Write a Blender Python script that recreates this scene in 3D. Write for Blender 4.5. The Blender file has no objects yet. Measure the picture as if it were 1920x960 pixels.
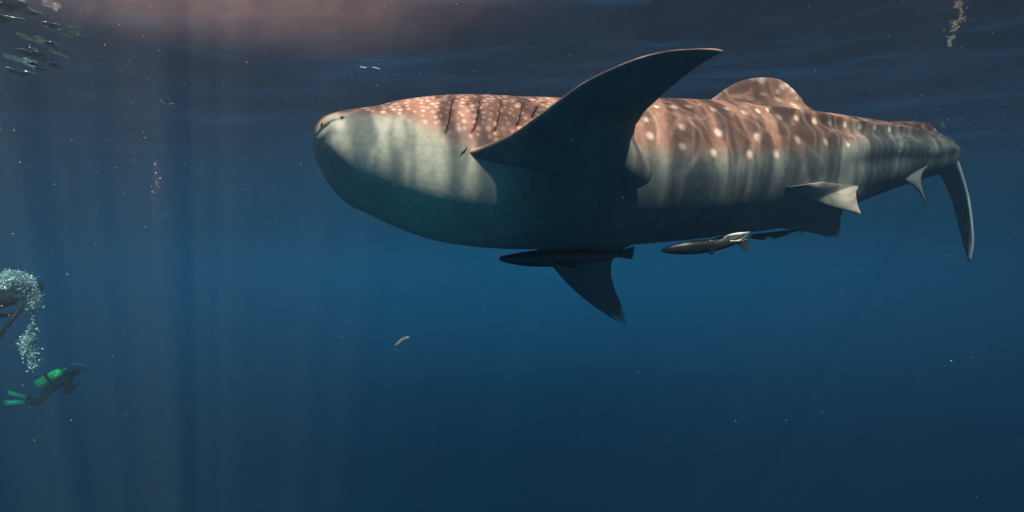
import bpy, bmesh, math, random
import numpy as np
from mathutils import Vector, Matrix
random.seed(7)
rng = np.random.default_rng(7)
S = bpy.context.scene
COL = S.collection
R = math.radians

# ------------------------------------------------------------------ camera
PITCH = 0.0
HC = 2.05                                   # camera depth below the surface (z = 0)
cam = bpy.data.cameras.new('camera'); cam.angle = R(75); cam.clip_end = 1000; cam.clip_start = .05
camo = bpy.data.objects.new('camera', cam); COL.objects.link(camo)
camo.location = (0, 0, -HC); camo.rotation_euler = (R(90 + PITCH), 0, 0)
S.camera = camo
F = 960 / math.tan(R(37.5))
CAM = np.array([0, 0, -HC]); VX = np.array([1., 0, 0])
VF = np.array([0, math.cos(R(PITCH)), math.sin(R(PITCH))]); VU = np.array([0, -math.sin(R(PITCH)), math.cos(R(PITCH))])
def P(u, v, d):
    """a measured spot of the photograph (1920 px frame) at depth d metres -> point in the world"""
    u = np.asarray(u, float)[..., None]; v = np.asarray(v, float)[..., None]; d = np.asarray(d, float)[..., None]
    return CAM + d * (VF + VX * (u - 960) / F + VU * (480 - v) / F)
def proj(p):
    q = p - CAM; d = q @ VF
    return 960 + F * (q @ VX) / d, 480 - F * (q @ VU) / d, d

# ------------------------------------------------------------------ world: sky above, radiance of open water to the sides and below
SUN_EL, SUN_AZ = 58.0, 180.0 - 24.0           # azimuth clockwise from +Y (the sun stands behind the camera, near overhead)
W = bpy.data.worlds.new('World'); S.world = W; W.use_nodes = True
nt = W.node_tree; nt.nodes.clear()
def N(nt, t, **kw):
    n = nt.nodes.new(t)
    for k, v in kw.items():
        if k.startswith('i_'): n.inputs[k[2:].replace('_', ' ')].default_value = v
        else: setattr(n, k, v)
    return n
def ramp(nt, stops, interp='LINEAR'):
    n = nt.nodes.new('ShaderNodeValToRGB'); cr = n.color_ramp; cr.interpolation = interp
    while len(cr.elements) < len(stops): cr.elements.new(.5)
    for e, (p, c) in zip(cr.elements, stops):
        e.position = p; e.color = (*c, 1) if len(c) == 3 else c
    return n
sky = N(nt, 'ShaderNodeTexSky', sky_type='NISHITA', sun_disc=False, sun_elevation=R(SUN_EL), sun_rotation=R(SUN_AZ))
bg_sky = N(nt, 'ShaderNodeBackground'); bg_sky.inputs[1].default_value = .05
nt.links.new(sky.outputs[0], bg_sky.inputs[0])
tc = N(nt, 'ShaderNodeTexCoord'); sx = N(nt, 'ShaderNodeSeparateXYZ'); nt.links.new(tc.outputs['Generated'], sx.inputs[0])
mr = N(nt, 'ShaderNodeMapRange'); mr.inputs[1].default_value = -1; mr.inputs[2].default_value = 1
nt.links.new(sx.outputs[2], mr.inputs[0])
# position = (z+1)/2
WR = [(0, (.0001, 0.0034, 0.0088)), (.28, (.0002, 0.0056, 0.0137)), (.35, (.0004, 0.0157, 0.0333)), (.40, (.001, 0.0448, 0.0833)), (.45, (.004, 0.1064, 0.1764)), (.485, (.006, 0.1456, 0.2352)), (.50, (.006, 0.1456, 0.2303)), (.518, (.005, 0.1120, 0.1813)),
      (.58, (.004, 0.0784, 0.1274)), (1, (.02, 0.1008, 0.1470))]
cr = ramp(nt, WR); nt.links.new(mr.outputs[0], cr.inputs[0])
bg_w = N(nt, 'ShaderNodeBackground'); bg_w.inputs[1].default_value = .40
nt.links.new(cr.outputs[0], bg_w.inputs[0])
mr2 = N(nt, 'ShaderNodeMapRange', interpolation_type='SMOOTHSTEP'); mr2.inputs[1].default_value = .35; mr2.inputs[2].default_value = .65
nt.links.new(sx.outputs[2], mr2.inputs[0])
mx = N(nt, 'ShaderNodeMixShader'); nt.links.new(mr2.outputs[0], mx.inputs[0]); nt.links.new(bg_w.outputs[0], mx.inputs[1]); nt.links.new(bg_sky.outputs[0], mx.inputs[2])
wo = N(nt, 'ShaderNodeOutputWorld'); nt.links.new(mx.outputs[0], wo.inputs[0])

# ------------------------------------------------------------------ sun, exposure
sl = bpy.data.lights.new('sun', 'SUN'); sl.energy = 5; sl.angle = R(1.2); sl.color = (1, .50, .38)
so = bpy.data.objects.new('sun', sl); COL.objects.link(so)
az, el = R(SUN_AZ), R(SUN_EL)
sd = Vector((math.sin(az) * math.cos(el), math.cos(az) * math.cos(el), math.sin(el)))   # towards the sun
so.rotation_euler = sd.to_track_quat('Z', 'Y').to_euler(); so.location = sd * 30
S.view_settings.view_transform = 'Standard'; S.view_settings.look = 'None'
S.view_settings.exposure = 3.5; S.view_settings.gamma = 1; S.view_settings.use_curve_mapping = False
c = S.cycles
c.use_denoising = True; c.max_bounces = 6; c.volume_bounces = 1; c.transparent_max_bounces = 12
c.diffuse_bounces = 2; c.glossy_bounces = 3; c.transmission_bounces = 2; c.sample_clamp_indirect = 3
c.caustics_reflective = False; c.caustics_refractive = False

# ------------------------------------------------------------------ helpers
def mat(name):
    m = bpy.data.materials.new(name); m.use_nodes = True; m.node_tree.nodes.clear(); return m
def pbsdf(name, col, rough=.5, spec=.5, **kw):
    m = mat(name); t = m.node_tree
    b = N(t, 'ShaderNodeBsdfPrincipled'); b.inputs['Base Color'].default_value = (*col, 1); b.inputs['Roughness'].default_value = rough
    b.inputs['Specular IOR Level'].default_value = spec
    for k, v in kw.items(): b.inputs[k.replace('_', ' ')].default_value = v
    n = N(t, 'ShaderNodeTexNoise'); n.inputs['Scale'].default_value = 22; n.inputs['Detail'].default_value = 5
    tcn = N(t, 'ShaderNodeTexCoord'); t.links.new(tcn.outputs['Object'], n.inputs['Vector'])
    mr = N(t, 'ShaderNodeMapRange'); mr.inputs[3].default_value = .72; mr.inputs[4].default_value = 1.2; t.links.new(n.outputs[0], mr.inputs[0])
    mu = N(t, 'ShaderNodeMix', data_type='RGBA', blend_type='MULTIPLY'); mu.inputs[0].default_value = 1
    mu.inputs[6].default_value = (*col, 1); t.links.new(mr.outputs[0], mu.inputs[7]); t.links.new(mu.outputs[2], b.inputs['Base Color'])
    o = N(t, 'ShaderNodeOutputMaterial'); t.links.new(b.outputs[0], o.inputs[0])
    return m
def mesh_np(name, verts, faces_list, smooth=True, cols=None):
    me = bpy.data.meshes.new(name)
    verts = np.asarray(verts, np.float32)
    loops = np.concatenate([np.asarray(f, np.int32).ravel() for f in faces_list])
    sizes = np.concatenate([np.full(len(f), np.asarray(f).shape[1], np.int32) for f in faces_list])
    starts = np.concatenate([[0], np.cumsum(sizes)[:-1]]).astype(np.int32)
    me.vertices.add(len(verts)); me.vertices.foreach_set('co', verts.ravel())
    me.loops.add(len(loops)); me.loops.foreach_set('vertex_index', loops)
    me.polygons.add(len(sizes)); me.polygons.foreach_set('loop_start', starts); me.polygons.foreach_set('loop_total', sizes)
    me.polygons.foreach_set('use_smooth', np.full(len(sizes), smooth))
    me.update(calc_edges=True); me.validate()
    if cols is not None:
        a = me.attributes.new('skin_colour', 'FLOAT_COLOR', 'POINT')
        c4 = np.ones((len(verts), 4), np.float32); c4[:, :3] = cols
        a.data.foreach_set('color', c4.ravel())
    return me
def link(name, me, m=None, parent=None):
    o = bpy.data.objects.new(name, me); COL.objects.link(o)
    if m is not None and me is not None: me.materials.append(m)
    if parent is not None: o.parent = parent
    return o
def tag(o, label=None, cat=None, group=None, kind=None):
    for k, v in (('label', label), ('category', cat), ('group', group), ('kind', kind)):
        if v: o[k] = v
    return o
def empty(name, loc, label, cat, group=None):
    o = bpy.data.objects.new(name, None); COL.objects.link(o); o.empty_display_size = .2
    o.location = loc; return tag(o, label, cat, group)
def cr_spline(pts, n):
    """Catmull-Rom through pts, n samples evenly in chord length"""
    p = np.asarray(pts, float)
    q = np.vstack([2 * p[0] - p[1], p, 2 * p[-1] - p[-2]])
    out = []
    for i in range(len(p) - 1):
        a, b, c_, d = q[i], q[i + 1], q[i + 2], q[i + 3]
        for t in np.linspace(0, 1, 24, endpoint=False):
            out.append(.5 * (2 * b + (c_ - a) * t + (2 * a - 5 * b + 4 * c_ - d) * t * t + (3 * b - a - 3 * c_ + d) * t ** 3))
    out.append(p[-1]); out = np.array(out)
    L = np.concatenate([[0], np.cumsum(np.linalg.norm(np.diff(out, axis=0), axis=1))])
    s = np.linspace(0, L[-1], n)
    return np.stack([np.interp(s, L, out[:, k]) for k in range(out.shape[1])], 1)
def unit(a): return a / np.maximum(np.linalg.norm(a, axis=-1, keepdims=True), 1e-9)
def sm(x, a, b):
    t = np.clip((x - a) / (b - a), 0, 1); return t * t * (3 - 2 * t)
def grid_faces(n, m, wrap=False, off=0):
    i = np.arange(n - 1)[:, None]; j = np.arange(m if wrap else m - 1)[None, :]
    j2 = (j + 1) % m
    return np.stack([i * m + j, i * m + j2, (i + 1) * m + j2, (i + 1) * m + j], -1).reshape(-1, 4) + off
def vnoise(p, seed=0, freq=1.0, octs=4):
    """cheap value noise on points (sum of sines), about -1..1"""
    r = np.random.default_rng(seed); out = np.zeros(len(p)); a = 1; tot = 0
    for o in range(octs):
        for k in range(3):
            d = unit(r.normal(size=3)); out += a * np.sin((p @ d) * freq * 2 ** o * 6.28 + r.uniform(0, 6.28)) / 3
        tot += a * .6; a *= .55
    return out / tot
def tube(pts, rad, k=8):
    pts = np.asarray(pts, float); n = len(pts)
    T = unit(np.gradient(pts, axis=0)); ref = np.array([0.13, .2, .97])
    A = unit(np.cross(T, ref)); B = np.cross(T, A)
    rad = np.broadcast_to(rad, (n,)).astype(float)
    th = np.linspace(0, 2 * np.pi, k, endpoint=False)
    v = pts[:, None] + rad[:, None, None] * (A[:, None] * np.cos(th)[None, :, None] + B[:, None] * np.sin(th)[None, :, None])
    v = np.vstack([v.reshape(-1, 3), pts[:1], pts[-1:]])
    f = grid_faces(n, k, True); j = np.arange(k)
    c1 = np.stack([np.full(k, n * k), (j + 1) % k, j], 1); c2 = np.stack([np.full(k, n * k + 1), (n - 1) * k + j, (n - 1) * k + (j + 1) % k], 1)
    return v, [f, np.vstack([c1, c2])]

# ------------------------------------------------------------------ the water: haze volume and rippled surface
bx = bmesh.new(); bmesh.ops.create_cube(bx, size=1)
me = bpy.data.meshes.new('haze'); bx.to_mesh(me); bx.free()
hz = link('haze', me); hz.scale = (96, 64, 20.6); hz.location = (0, 26, -9.7)
m = mat('water_volume'); t = m.node_tree
pv = N(t, 'ShaderNodeVolumePrincipled'); pv.inputs['Density'].default_value = .13
pv.inputs['Color'].default_value = (.040, .054, .075, 1); pv.inputs['Anisotropy'].default_value = .15
pv.inputs['Absorption Color'].default_value = (.0, .48, .58, 1)
o = N(t, 'ShaderNodeOutputMaterial'); t.links.new(pv.outputs[0], o.inputs['Volume'])
me.materials.append(m); tag(hz, kind='stuff')

def warp(a, b, n, c0, k):
    """n samples a..b, finest near c0"""
    t = np.linspace(-1, 1, n); w = np.sinh(k * t) / math.sinh(k)
    return np.where(w < 0, c0 + w * (c0 - a), c0 + w * (b - c0))
xs = warp(-47, 47, 620, 1, 3.0); ys = warp(-5, 57.5, 620, 6, 3.0)
X, Y = np.meshgrid(xs, ys, indexing='ij')
Z = np.zeros_like(X); r = np.random.default_rng(3)
for k in range(46):
    lam = 3.2 * .93 ** k + .12; th = r.normal(.3, .9); ph = r.uniform(0, 6.28)
    amp = .0022 * lam ** 1.0
    kx, ky = math.sin(th), math.cos(th)
    far_fade = 1 / (1 + (np.hypot(X, Y) / (5 * lam ** .5 + 3.5)) ** 4)      # ripples finer than the sheet can carry die out far away
    Z += amp * far_fade * np.sin(2 * np.pi / lam * (kx * X + ky * Y) + ph + .6 * np.sin(.7 * X + k))
me = mesh_np('water_surface', np.stack([X, Y, Z], -1).reshape(-1, 3), [grid_faces(620, 620)[:, ::-1]])
m = mat('water_surface'); t = m.node_tree; L = t.links
tcn = N(t, 'ShaderNodeTexCoord')
# transmission of the surface: a painted bright net stands in for caustics, thinner light between
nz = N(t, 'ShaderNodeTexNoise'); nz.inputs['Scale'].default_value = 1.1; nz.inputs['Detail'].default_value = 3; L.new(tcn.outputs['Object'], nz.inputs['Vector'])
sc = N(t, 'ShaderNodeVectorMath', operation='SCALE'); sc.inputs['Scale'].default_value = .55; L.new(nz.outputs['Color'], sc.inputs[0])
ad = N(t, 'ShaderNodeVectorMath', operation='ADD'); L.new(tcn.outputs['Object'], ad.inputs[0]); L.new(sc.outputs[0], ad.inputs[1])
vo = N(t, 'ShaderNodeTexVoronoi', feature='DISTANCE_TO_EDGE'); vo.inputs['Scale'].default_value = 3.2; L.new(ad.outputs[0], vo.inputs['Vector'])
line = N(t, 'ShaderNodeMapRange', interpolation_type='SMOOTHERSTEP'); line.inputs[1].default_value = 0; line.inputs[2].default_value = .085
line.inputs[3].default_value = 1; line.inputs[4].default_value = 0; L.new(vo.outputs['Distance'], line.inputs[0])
rt_ = N(t, 'ShaderNodeVectorRotate', rotation_type='Z_AXIS'); rt_.inputs['Angle'].default_value = R(-26); L.new(ad.outputs[0], rt_.inputs['Vector'])   # stretched into long streaks that shape the light shafts
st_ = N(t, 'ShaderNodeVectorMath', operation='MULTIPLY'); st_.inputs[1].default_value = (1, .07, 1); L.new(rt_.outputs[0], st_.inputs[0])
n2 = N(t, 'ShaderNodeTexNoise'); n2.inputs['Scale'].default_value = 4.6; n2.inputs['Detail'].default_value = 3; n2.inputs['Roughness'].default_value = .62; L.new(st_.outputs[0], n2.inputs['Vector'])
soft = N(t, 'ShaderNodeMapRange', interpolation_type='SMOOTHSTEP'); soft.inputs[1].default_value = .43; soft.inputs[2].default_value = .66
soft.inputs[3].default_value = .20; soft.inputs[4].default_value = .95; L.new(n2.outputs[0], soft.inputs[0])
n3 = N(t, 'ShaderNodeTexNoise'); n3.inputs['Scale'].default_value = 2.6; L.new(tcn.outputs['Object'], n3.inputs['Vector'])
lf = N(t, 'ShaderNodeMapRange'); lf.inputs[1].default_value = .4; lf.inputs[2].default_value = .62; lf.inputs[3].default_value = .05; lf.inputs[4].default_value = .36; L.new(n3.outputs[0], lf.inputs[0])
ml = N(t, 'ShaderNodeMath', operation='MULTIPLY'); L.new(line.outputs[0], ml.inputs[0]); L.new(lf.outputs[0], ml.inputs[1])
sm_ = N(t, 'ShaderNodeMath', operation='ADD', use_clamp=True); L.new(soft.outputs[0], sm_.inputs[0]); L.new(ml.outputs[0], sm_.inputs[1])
# added mask in the transparency shapes the sunlight: open round the animal, thin farther off
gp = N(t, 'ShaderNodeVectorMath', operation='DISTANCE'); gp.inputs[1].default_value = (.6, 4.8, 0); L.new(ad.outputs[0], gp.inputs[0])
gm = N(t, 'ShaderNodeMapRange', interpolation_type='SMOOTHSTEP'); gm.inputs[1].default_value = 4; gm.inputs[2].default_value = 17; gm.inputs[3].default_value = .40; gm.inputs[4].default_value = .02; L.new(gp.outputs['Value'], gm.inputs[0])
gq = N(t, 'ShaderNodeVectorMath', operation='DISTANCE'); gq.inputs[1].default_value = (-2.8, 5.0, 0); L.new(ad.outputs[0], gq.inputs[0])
gn = N(t, 'ShaderNodeMapRange', interpolation_type='SMOOTHSTEP'); gn.inputs[1].default_value = .8; gn.inputs[2].default_value = 2.9; gn.inputs[3].default_value = 1.3; gn.inputs[4].default_value = 0; L.new(gq.outputs['Value'], gn.inputs[0])  # extra light let in on the left for the shafts
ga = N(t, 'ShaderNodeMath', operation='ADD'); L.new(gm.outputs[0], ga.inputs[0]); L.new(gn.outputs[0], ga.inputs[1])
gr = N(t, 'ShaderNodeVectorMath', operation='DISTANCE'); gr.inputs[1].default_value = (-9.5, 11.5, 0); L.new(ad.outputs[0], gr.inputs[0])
gt = N(t, 'ShaderNodeMapRange', interpolation_type='SMOOTHSTEP'); gt.inputs[1].default_value = 1.5; gt.inputs[2].default_value = 7.5; gt.inputs[3].default_value = .26; gt.inputs[4].default_value = 0; L.new(gr.outputs['Value'], gt.inputs[0])  # extra light let in over the far diver
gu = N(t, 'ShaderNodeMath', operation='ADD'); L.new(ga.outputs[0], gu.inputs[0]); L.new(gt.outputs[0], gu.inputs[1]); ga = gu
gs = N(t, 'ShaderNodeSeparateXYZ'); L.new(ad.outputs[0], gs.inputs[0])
gy = N(t, 'ShaderNodeMapRange', interpolation_type='SMOOTHSTEP'); gy.inputs[1].default_value = .4; gy.inputs[2].default_value = 2.8; gy.inputs[3].default_value = .04; gy.inputs[4].default_value = 1; L.new(gs.outputs[1], gy.inputs[0])  # holds the sunlight back near the camera
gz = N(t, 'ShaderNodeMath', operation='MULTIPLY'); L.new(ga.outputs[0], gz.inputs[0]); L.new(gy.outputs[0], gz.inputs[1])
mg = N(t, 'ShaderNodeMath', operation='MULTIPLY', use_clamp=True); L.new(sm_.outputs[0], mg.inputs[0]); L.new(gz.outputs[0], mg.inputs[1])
# warm light painted into the transparency of the brightest patch
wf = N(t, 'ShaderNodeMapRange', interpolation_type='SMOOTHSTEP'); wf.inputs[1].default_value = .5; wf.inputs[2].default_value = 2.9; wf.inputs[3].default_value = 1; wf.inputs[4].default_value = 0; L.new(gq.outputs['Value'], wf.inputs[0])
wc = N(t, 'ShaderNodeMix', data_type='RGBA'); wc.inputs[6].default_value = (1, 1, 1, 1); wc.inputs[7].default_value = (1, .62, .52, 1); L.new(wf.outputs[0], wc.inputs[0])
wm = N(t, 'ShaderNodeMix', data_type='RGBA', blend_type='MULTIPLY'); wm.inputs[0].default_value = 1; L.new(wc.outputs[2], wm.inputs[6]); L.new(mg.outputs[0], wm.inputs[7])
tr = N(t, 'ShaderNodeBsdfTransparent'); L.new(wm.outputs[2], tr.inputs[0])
bn = N(t, 'ShaderNodeTexNoise'); bn.inputs['Scale'].default_value = 5; bn.inputs['Detail'].default_value = 4; L.new(tcn.outputs['Object'], bn.inputs['Vector'])
bu = N(t, 'ShaderNodeBump'); bu.inputs['Strength'].default_value = .08; bu.inputs['Distance'].default_value = .03; L.new(bn.outputs[0], bu.inputs['Height'])
bd_ = N(t, 'ShaderNodeVectorMath', operation='LENGTH'); L.new(tcn.outputs['Object'], bd_.inputs[0])
bf = N(t, 'ShaderNodeMapRange', interpolation_type='SMOOTHSTEP'); bf.inputs[1].default_value = 4; bf.inputs[2].default_value = 16; bf.inputs[3].default_value = .30; bf.inputs[4].default_value = .0; L.new(bd_.outputs['Value'], bf.inputs[0]); L.new(bf.outputs[0], bu.inputs['Strength'])
gl = N(t, 'ShaderNodeBsdfGlossy'); gl.inputs['Roughness'].default_value = .04; L.new(bu.outputs[0], gl.inputs['Normal'])
fr = N(t, 'ShaderNodeFresnel'); fr.inputs['IOR'].default_value = 1.33
ms = N(t, 'ShaderNodeMixShader'); L.new(fr.outputs[0], ms.inputs[0]); L.new(tr.outputs[0], ms.inputs[1]); L.new(gl.outputs[0], ms.inputs[2])
# added translucent reddish patch in the surface imitates the pink glow of the sun
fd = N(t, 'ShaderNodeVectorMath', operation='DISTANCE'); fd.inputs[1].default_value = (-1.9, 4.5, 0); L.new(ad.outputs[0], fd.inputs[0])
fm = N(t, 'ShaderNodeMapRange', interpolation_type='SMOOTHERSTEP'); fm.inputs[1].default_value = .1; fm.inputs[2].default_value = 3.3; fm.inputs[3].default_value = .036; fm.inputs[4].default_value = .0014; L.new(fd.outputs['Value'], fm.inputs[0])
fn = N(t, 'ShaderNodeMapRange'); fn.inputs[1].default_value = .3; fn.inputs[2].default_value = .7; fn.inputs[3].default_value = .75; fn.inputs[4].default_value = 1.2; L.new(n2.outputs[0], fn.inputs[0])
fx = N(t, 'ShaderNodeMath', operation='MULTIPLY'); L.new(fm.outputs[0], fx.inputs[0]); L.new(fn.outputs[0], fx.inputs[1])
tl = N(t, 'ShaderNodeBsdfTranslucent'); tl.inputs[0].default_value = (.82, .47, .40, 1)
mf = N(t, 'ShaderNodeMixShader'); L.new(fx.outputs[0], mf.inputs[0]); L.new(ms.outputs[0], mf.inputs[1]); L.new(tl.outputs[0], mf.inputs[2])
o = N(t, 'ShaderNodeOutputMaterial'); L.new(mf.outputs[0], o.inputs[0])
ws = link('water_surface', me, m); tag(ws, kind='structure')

# ------------------------------------------------------------------ materials of animals and gear
def skin_material(name, rough=.62, spec=.25):
    m = mat(name); t = m.node_tree; L = t.links
    at = N(t, 'ShaderNodeAttribute', attribute_name='skin_colour')
    tcn = N(t, 'ShaderNodeTexCoord')
    n = N(t, 'ShaderNodeTexNoise'); n.inputs['Scale'].default_value = 26; n.inputs['Detail'].default_value = 6; n.inputs['Roughness'].default_value = .65
    L.new(tcn.outputs['Object'], n.inputs['Vector'])
    mr = N(t, 'ShaderNodeMapRange'); mr.inputs[1].default_value = .3; mr.inputs[2].default_value = .7; mr.inputs[3].default_value = .80; mr.inputs[4].default_value = 1.16; L.new(n.outputs[0], mr.inputs[0])
    n2 = N(t, 'ShaderNodeTexNoise'); n2.inputs['Scale'].default_value = 3.2; n2.inputs['Detail'].default_value = 3; L.new(tcn.outputs['Object'], n2.inputs['Vector'])
    mr2 = N(t, 'ShaderNodeMapRange'); mr2.inputs[1].default_value = .3; mr2.inputs[2].default_value = .7; mr2.inputs[3].default_value = .84; mr2.inputs[4].default_value = 1.14; L.new(n2.outputs[0], mr2.inputs[0])
    mm = N(t, 'ShaderNodeMath', operation='MULTIPLY'); L.new(mr.outputs[0], mm.inputs[0]); L.new(mr2.outputs[0], mm.inputs[1])
    mu = N(t, 'ShaderNodeMix', data_type='RGBA', blend_type='MULTIPLY'); mu.inputs[0].default_value = 1; L.new(at.outputs['Color'], mu.inputs[6]); L.new(mm.outputs[0], mu.inputs[7])
    b = N(t, 'ShaderNodeBsdfPrincipled'); b.inputs['Roughness'].default_value = rough; b.inputs['Specular IOR Level'].default_value = spec
    L.new(mu.outputs[2], b.inputs['Base Color'])
    bu = N(t, 'ShaderNodeBump'); bu.inputs['Strength'].default_value = .35; bu.inputs['Distance'].default_value = .004; L.new(n.outputs[0], bu.inputs['Height']); L.new(bu.outputs[0], b.inputs['Normal'])
    o = N(t, 'ShaderNodeOutputMaterial'); L.new(b.outputs[0], o.inputs[0]); return m
M_skin = skin_material('shark_skin')
M_fish = skin_material('remora_skin', .4, .4)
M_dark = pbsdf('gill_dark', (.035, .022, .020), .8, .1)
M_eye = pbsdf('eye_black', (.01, .01, .012), .15, .6)
BACK = np.array([.232, .122, .092]); PALE = np.array([.32, .36, .31]); SPOT = np.array([.66, .48, .41])

# ------------------------------------------------------------------ lofted bodies
X0, Y0, PHI = -1.25, 4.2, R(22)
def depth_of(u):
    xx = (np.asarray(u, float) - 960) / F
    s = (xx * Y0 - X0) / (math.cos(PHI) - xx * math.sin(PHI))
    return Y0 + s * math.sin(PHI)
#        u    top  bottom width/height
ST = [(589, 250, 272, 2.6), (590.5, 243, 282, 2.3), (594, 235, 295, 2.1), (600, 227, 307, 1.95), (610, 219, 322, 1.8), (625, 212, 340, 1.65), (645, 206, 358, 1.5),
      (672, 200, 380, 1.38), (700, 197, 398, 1.28), (760, 187, 427, 1.16), (820, 181, 449, 1.10), (880, 181, 461, 1.06), (940, 183.5, 466, 1.04), (1000, 186, 467, 1.0),
      (1100, 188, 464, .98), (1180, 187, 459, .96), (1260, 188, 452, .95), (1340, 191, 443, .94), (1400, 196, 436, .92), (1460, 202, 426, .9), (1520, 209, 408, .86),
      (1580, 217, 386, .82), (1640, 226, 364, .8), (1700, 238, 344, .78), (1740, 249, 332, .75), (1765, 256, 325, .7), (1781, 263, 317, .65), (1790, 272, 307, .6), (1794, 283, 295, .6)]
ST = np.array(ST, float)
NS, NT = 900, 360
# denser stations where the snout and the tail close
tt = cr_spline(np.column_stack([ST[:, 0], ST[:, 1], ST[:, 2], ST[:, 3] * 60]), NS); tt[:, 3] /= 60
U_, VT, VB, WR_ = tt.T
D_ = depth_of(U_)
C = P(U_, (VT + VB) / 2, D_)
HZ = (VB - VT) / 2 / F * D_
HW = HZ * WR_
T_ = unit(np.gradient(C, axis=0)); ax = unit(C[-1] - C[0])
k = (sm(U_, 589, 660) * (1 - sm(U_, 1755, 1790)))[:, None]; T_ = unit(T_ * k + ax * (1 - k))
k = np.exp(-np.linspace(-3, 3, 61) ** 2); k /= k.sum()
T_ = unit(np.stack([np.convolve(np.pad(T_[:, i], 30, mode='edge'), k, 'valid') for i in range(3)], 1))
UPV = unit(VU - T_ * (T_ @ VU)[:, None]); WV = np.cross(T_, UPV)
WV *= np.sign(-(WV @ VF)).reshape(-1, 1)                      # towards the camera
TH = np.linspace(-np.pi, np.pi, NT, endpoint=False)
Ug = np.repeat(U_[:, None], NT, 1); Tg = np.repeat(TH[None], NS, 0)
def theta_at(u, v):
    vt = np.interp(u, U_, VT); vb = np.interp(u, U_, VB)
    return np.arccos(np.clip(((vt + vb) / 2 - v) / ((vb - vt) / 2), -1, 1))
def curve_th(pts):
    pts = np.array(pts, float); return np.interp(U_, pts[:, 0], [theta_at(a, b) for a, b in pts])[:, None]
rad = np.ones((NS, NT))
at = np.abs(Tg)
# dorsal-lateral ridge and its hollow, the second ridge, the keel of the tail stem
r1 = curve_th([(1200, 203), (1340, 211), (1400, 217), (1460, 227), (1500, 233), (1560, 240), (1620, 245), (1700, 251), (1760, 257)])
a1 = (.09 * sm(Ug, 1290, 1500))
rad += a1 * np.exp(-((at - r1) / .075) ** 2) - a1 * .75 * np.exp(-((at - r1 - .24) / .15) ** 2)
r2 = curve_th([(1200, 236), (1480, 262), (1560, 276), (1640, 286), (1720, 290), (1790, 284)])
a2 = .02 * sm(Ug, 1200, 1450) + .11 * sm(Ug, 1560, 1770)
rad += a2 * np.exp(-((at - r2) / .20) ** 2)
a3 = .09 * sm(Ug, 1490, 1560) * (1 - sm(Ug, 1620, 1700))
rad -= a3 * np.exp(-((at - theta_at(1570, 315)) / .22) ** 2)
# a lower flank fold that runs out into the pelvic fin
r4 = curve_th([(1300, 330), (1440, 352), (1540, 372), (1600, 372)])
rad += .05 * sm(Ug, 1380, 1540) * (1 - sm(Ug, 1570, 1620)) * np.exp(-((at - r4) / .18) ** 2)
# mouth: a wide slot across the blunt front, lips above and below
mth = curve_th([(585, 263), (596, 255), (612, 243), (660, 238)])
am = (1 - sm(Ug, 598, 634))
rad -= .13 * am * np.exp(-((at - mth) / .075) ** 2)
rad += .040 * am * (np.exp(-((at - mth + .30) / .14) ** 2) + np.exp(-((at - mth - .32) / .14) ** 2))
# slight flattening of the head above, fuller throat, low-frequency unevenness
q = np.stack([Ug * .004, Tg * .6, np.zeros_like(Tg)], -1).reshape(-1, 3)
rad += .006 * vnoise(q, 5, .9, 3).reshape(NS, NT)
ce, se = np.cos(Tg), np.sin(Tg)
ex = 2 / (2.0 + .25 * (1 - sm(Ug, 700, 1100)))
cc = np.sign(ce) * np.abs(ce) ** ex; ss = np.sign(se) * np.abs(se) ** ex
BV = C[:, None] + UPV[:, None] * (HZ[:, None] * rad * cc)[..., None] + WV[:, None] * (HW[:, None] * rad * ss)[..., None]
def grid_normals(V):
    dt = np.roll(V, -1, 1) - np.roll(V, 1, 1); dsn = np.gradient(V, axis=0)
    n = unit(np.cross(dsn, dt)); out = V - C[:, None]
    return n * np.sign((n * out).sum(-1, keepdims=True))
BN = grid_normals(BV)
pu, pvv, pd = proj(BV.reshape(-1, 3))
vis = ((BV.reshape(-1, 3) - CAM) * BN.reshape(-1, 3)).sum(1) < 0
FLAT = BV.reshape(-1, 3); FN = BN.reshape(-1, 3)
VI = np.where(vis)[0]
def surf(u, v):
    d2 = (pu[VI] - u) ** 2 + (pvv[VI] - v) ** 2
    i = VI[np.argmin(d2)]; return FLAT[i], FN[i]

# skin colours of the body
sarc = np.concatenate([[0], np.cumsum(np.linalg.norm(np.diff(C, axis=0), axis=1))]); sg_ = np.repeat(sarc[:, None], NT, 1)
g = at
def surf_th(pts):
    out = []
    for u, v in pts:
        d2 = (pu[VI] - u) ** 2 + (pvv[VI] - v) ** 2; i = VI[np.argmin(d2)]; out.append((U_[i // NT], abs(TH[i % NT])))
    out = np.array(out); out = out[np.argsort(out[:, 0])]; return np.interp(U_, out[:, 0], out[:, 1])[:, None]
bd = surf_th([(600, 230), (640, 213), (700, 211), (750, 216), (800, 240), (850, 258), (900, 276), (960, 286), (1000, 288), (1200, 293), (1400, 296), (1500, 292), (1600, 274), (1700, 268), (1780, 270)])
p3 = np.stack([Ug * .01, Tg * 1.2, Tg * 0], -1).reshape(-1, 3)
wob = vnoise(p3, 11, .8, 4).reshape(NS, NT) * .05
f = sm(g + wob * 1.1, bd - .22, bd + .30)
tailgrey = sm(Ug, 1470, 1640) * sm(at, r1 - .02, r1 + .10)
colg = BACK * (1 - f[..., None]) + PALE * f[..., None]
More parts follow.
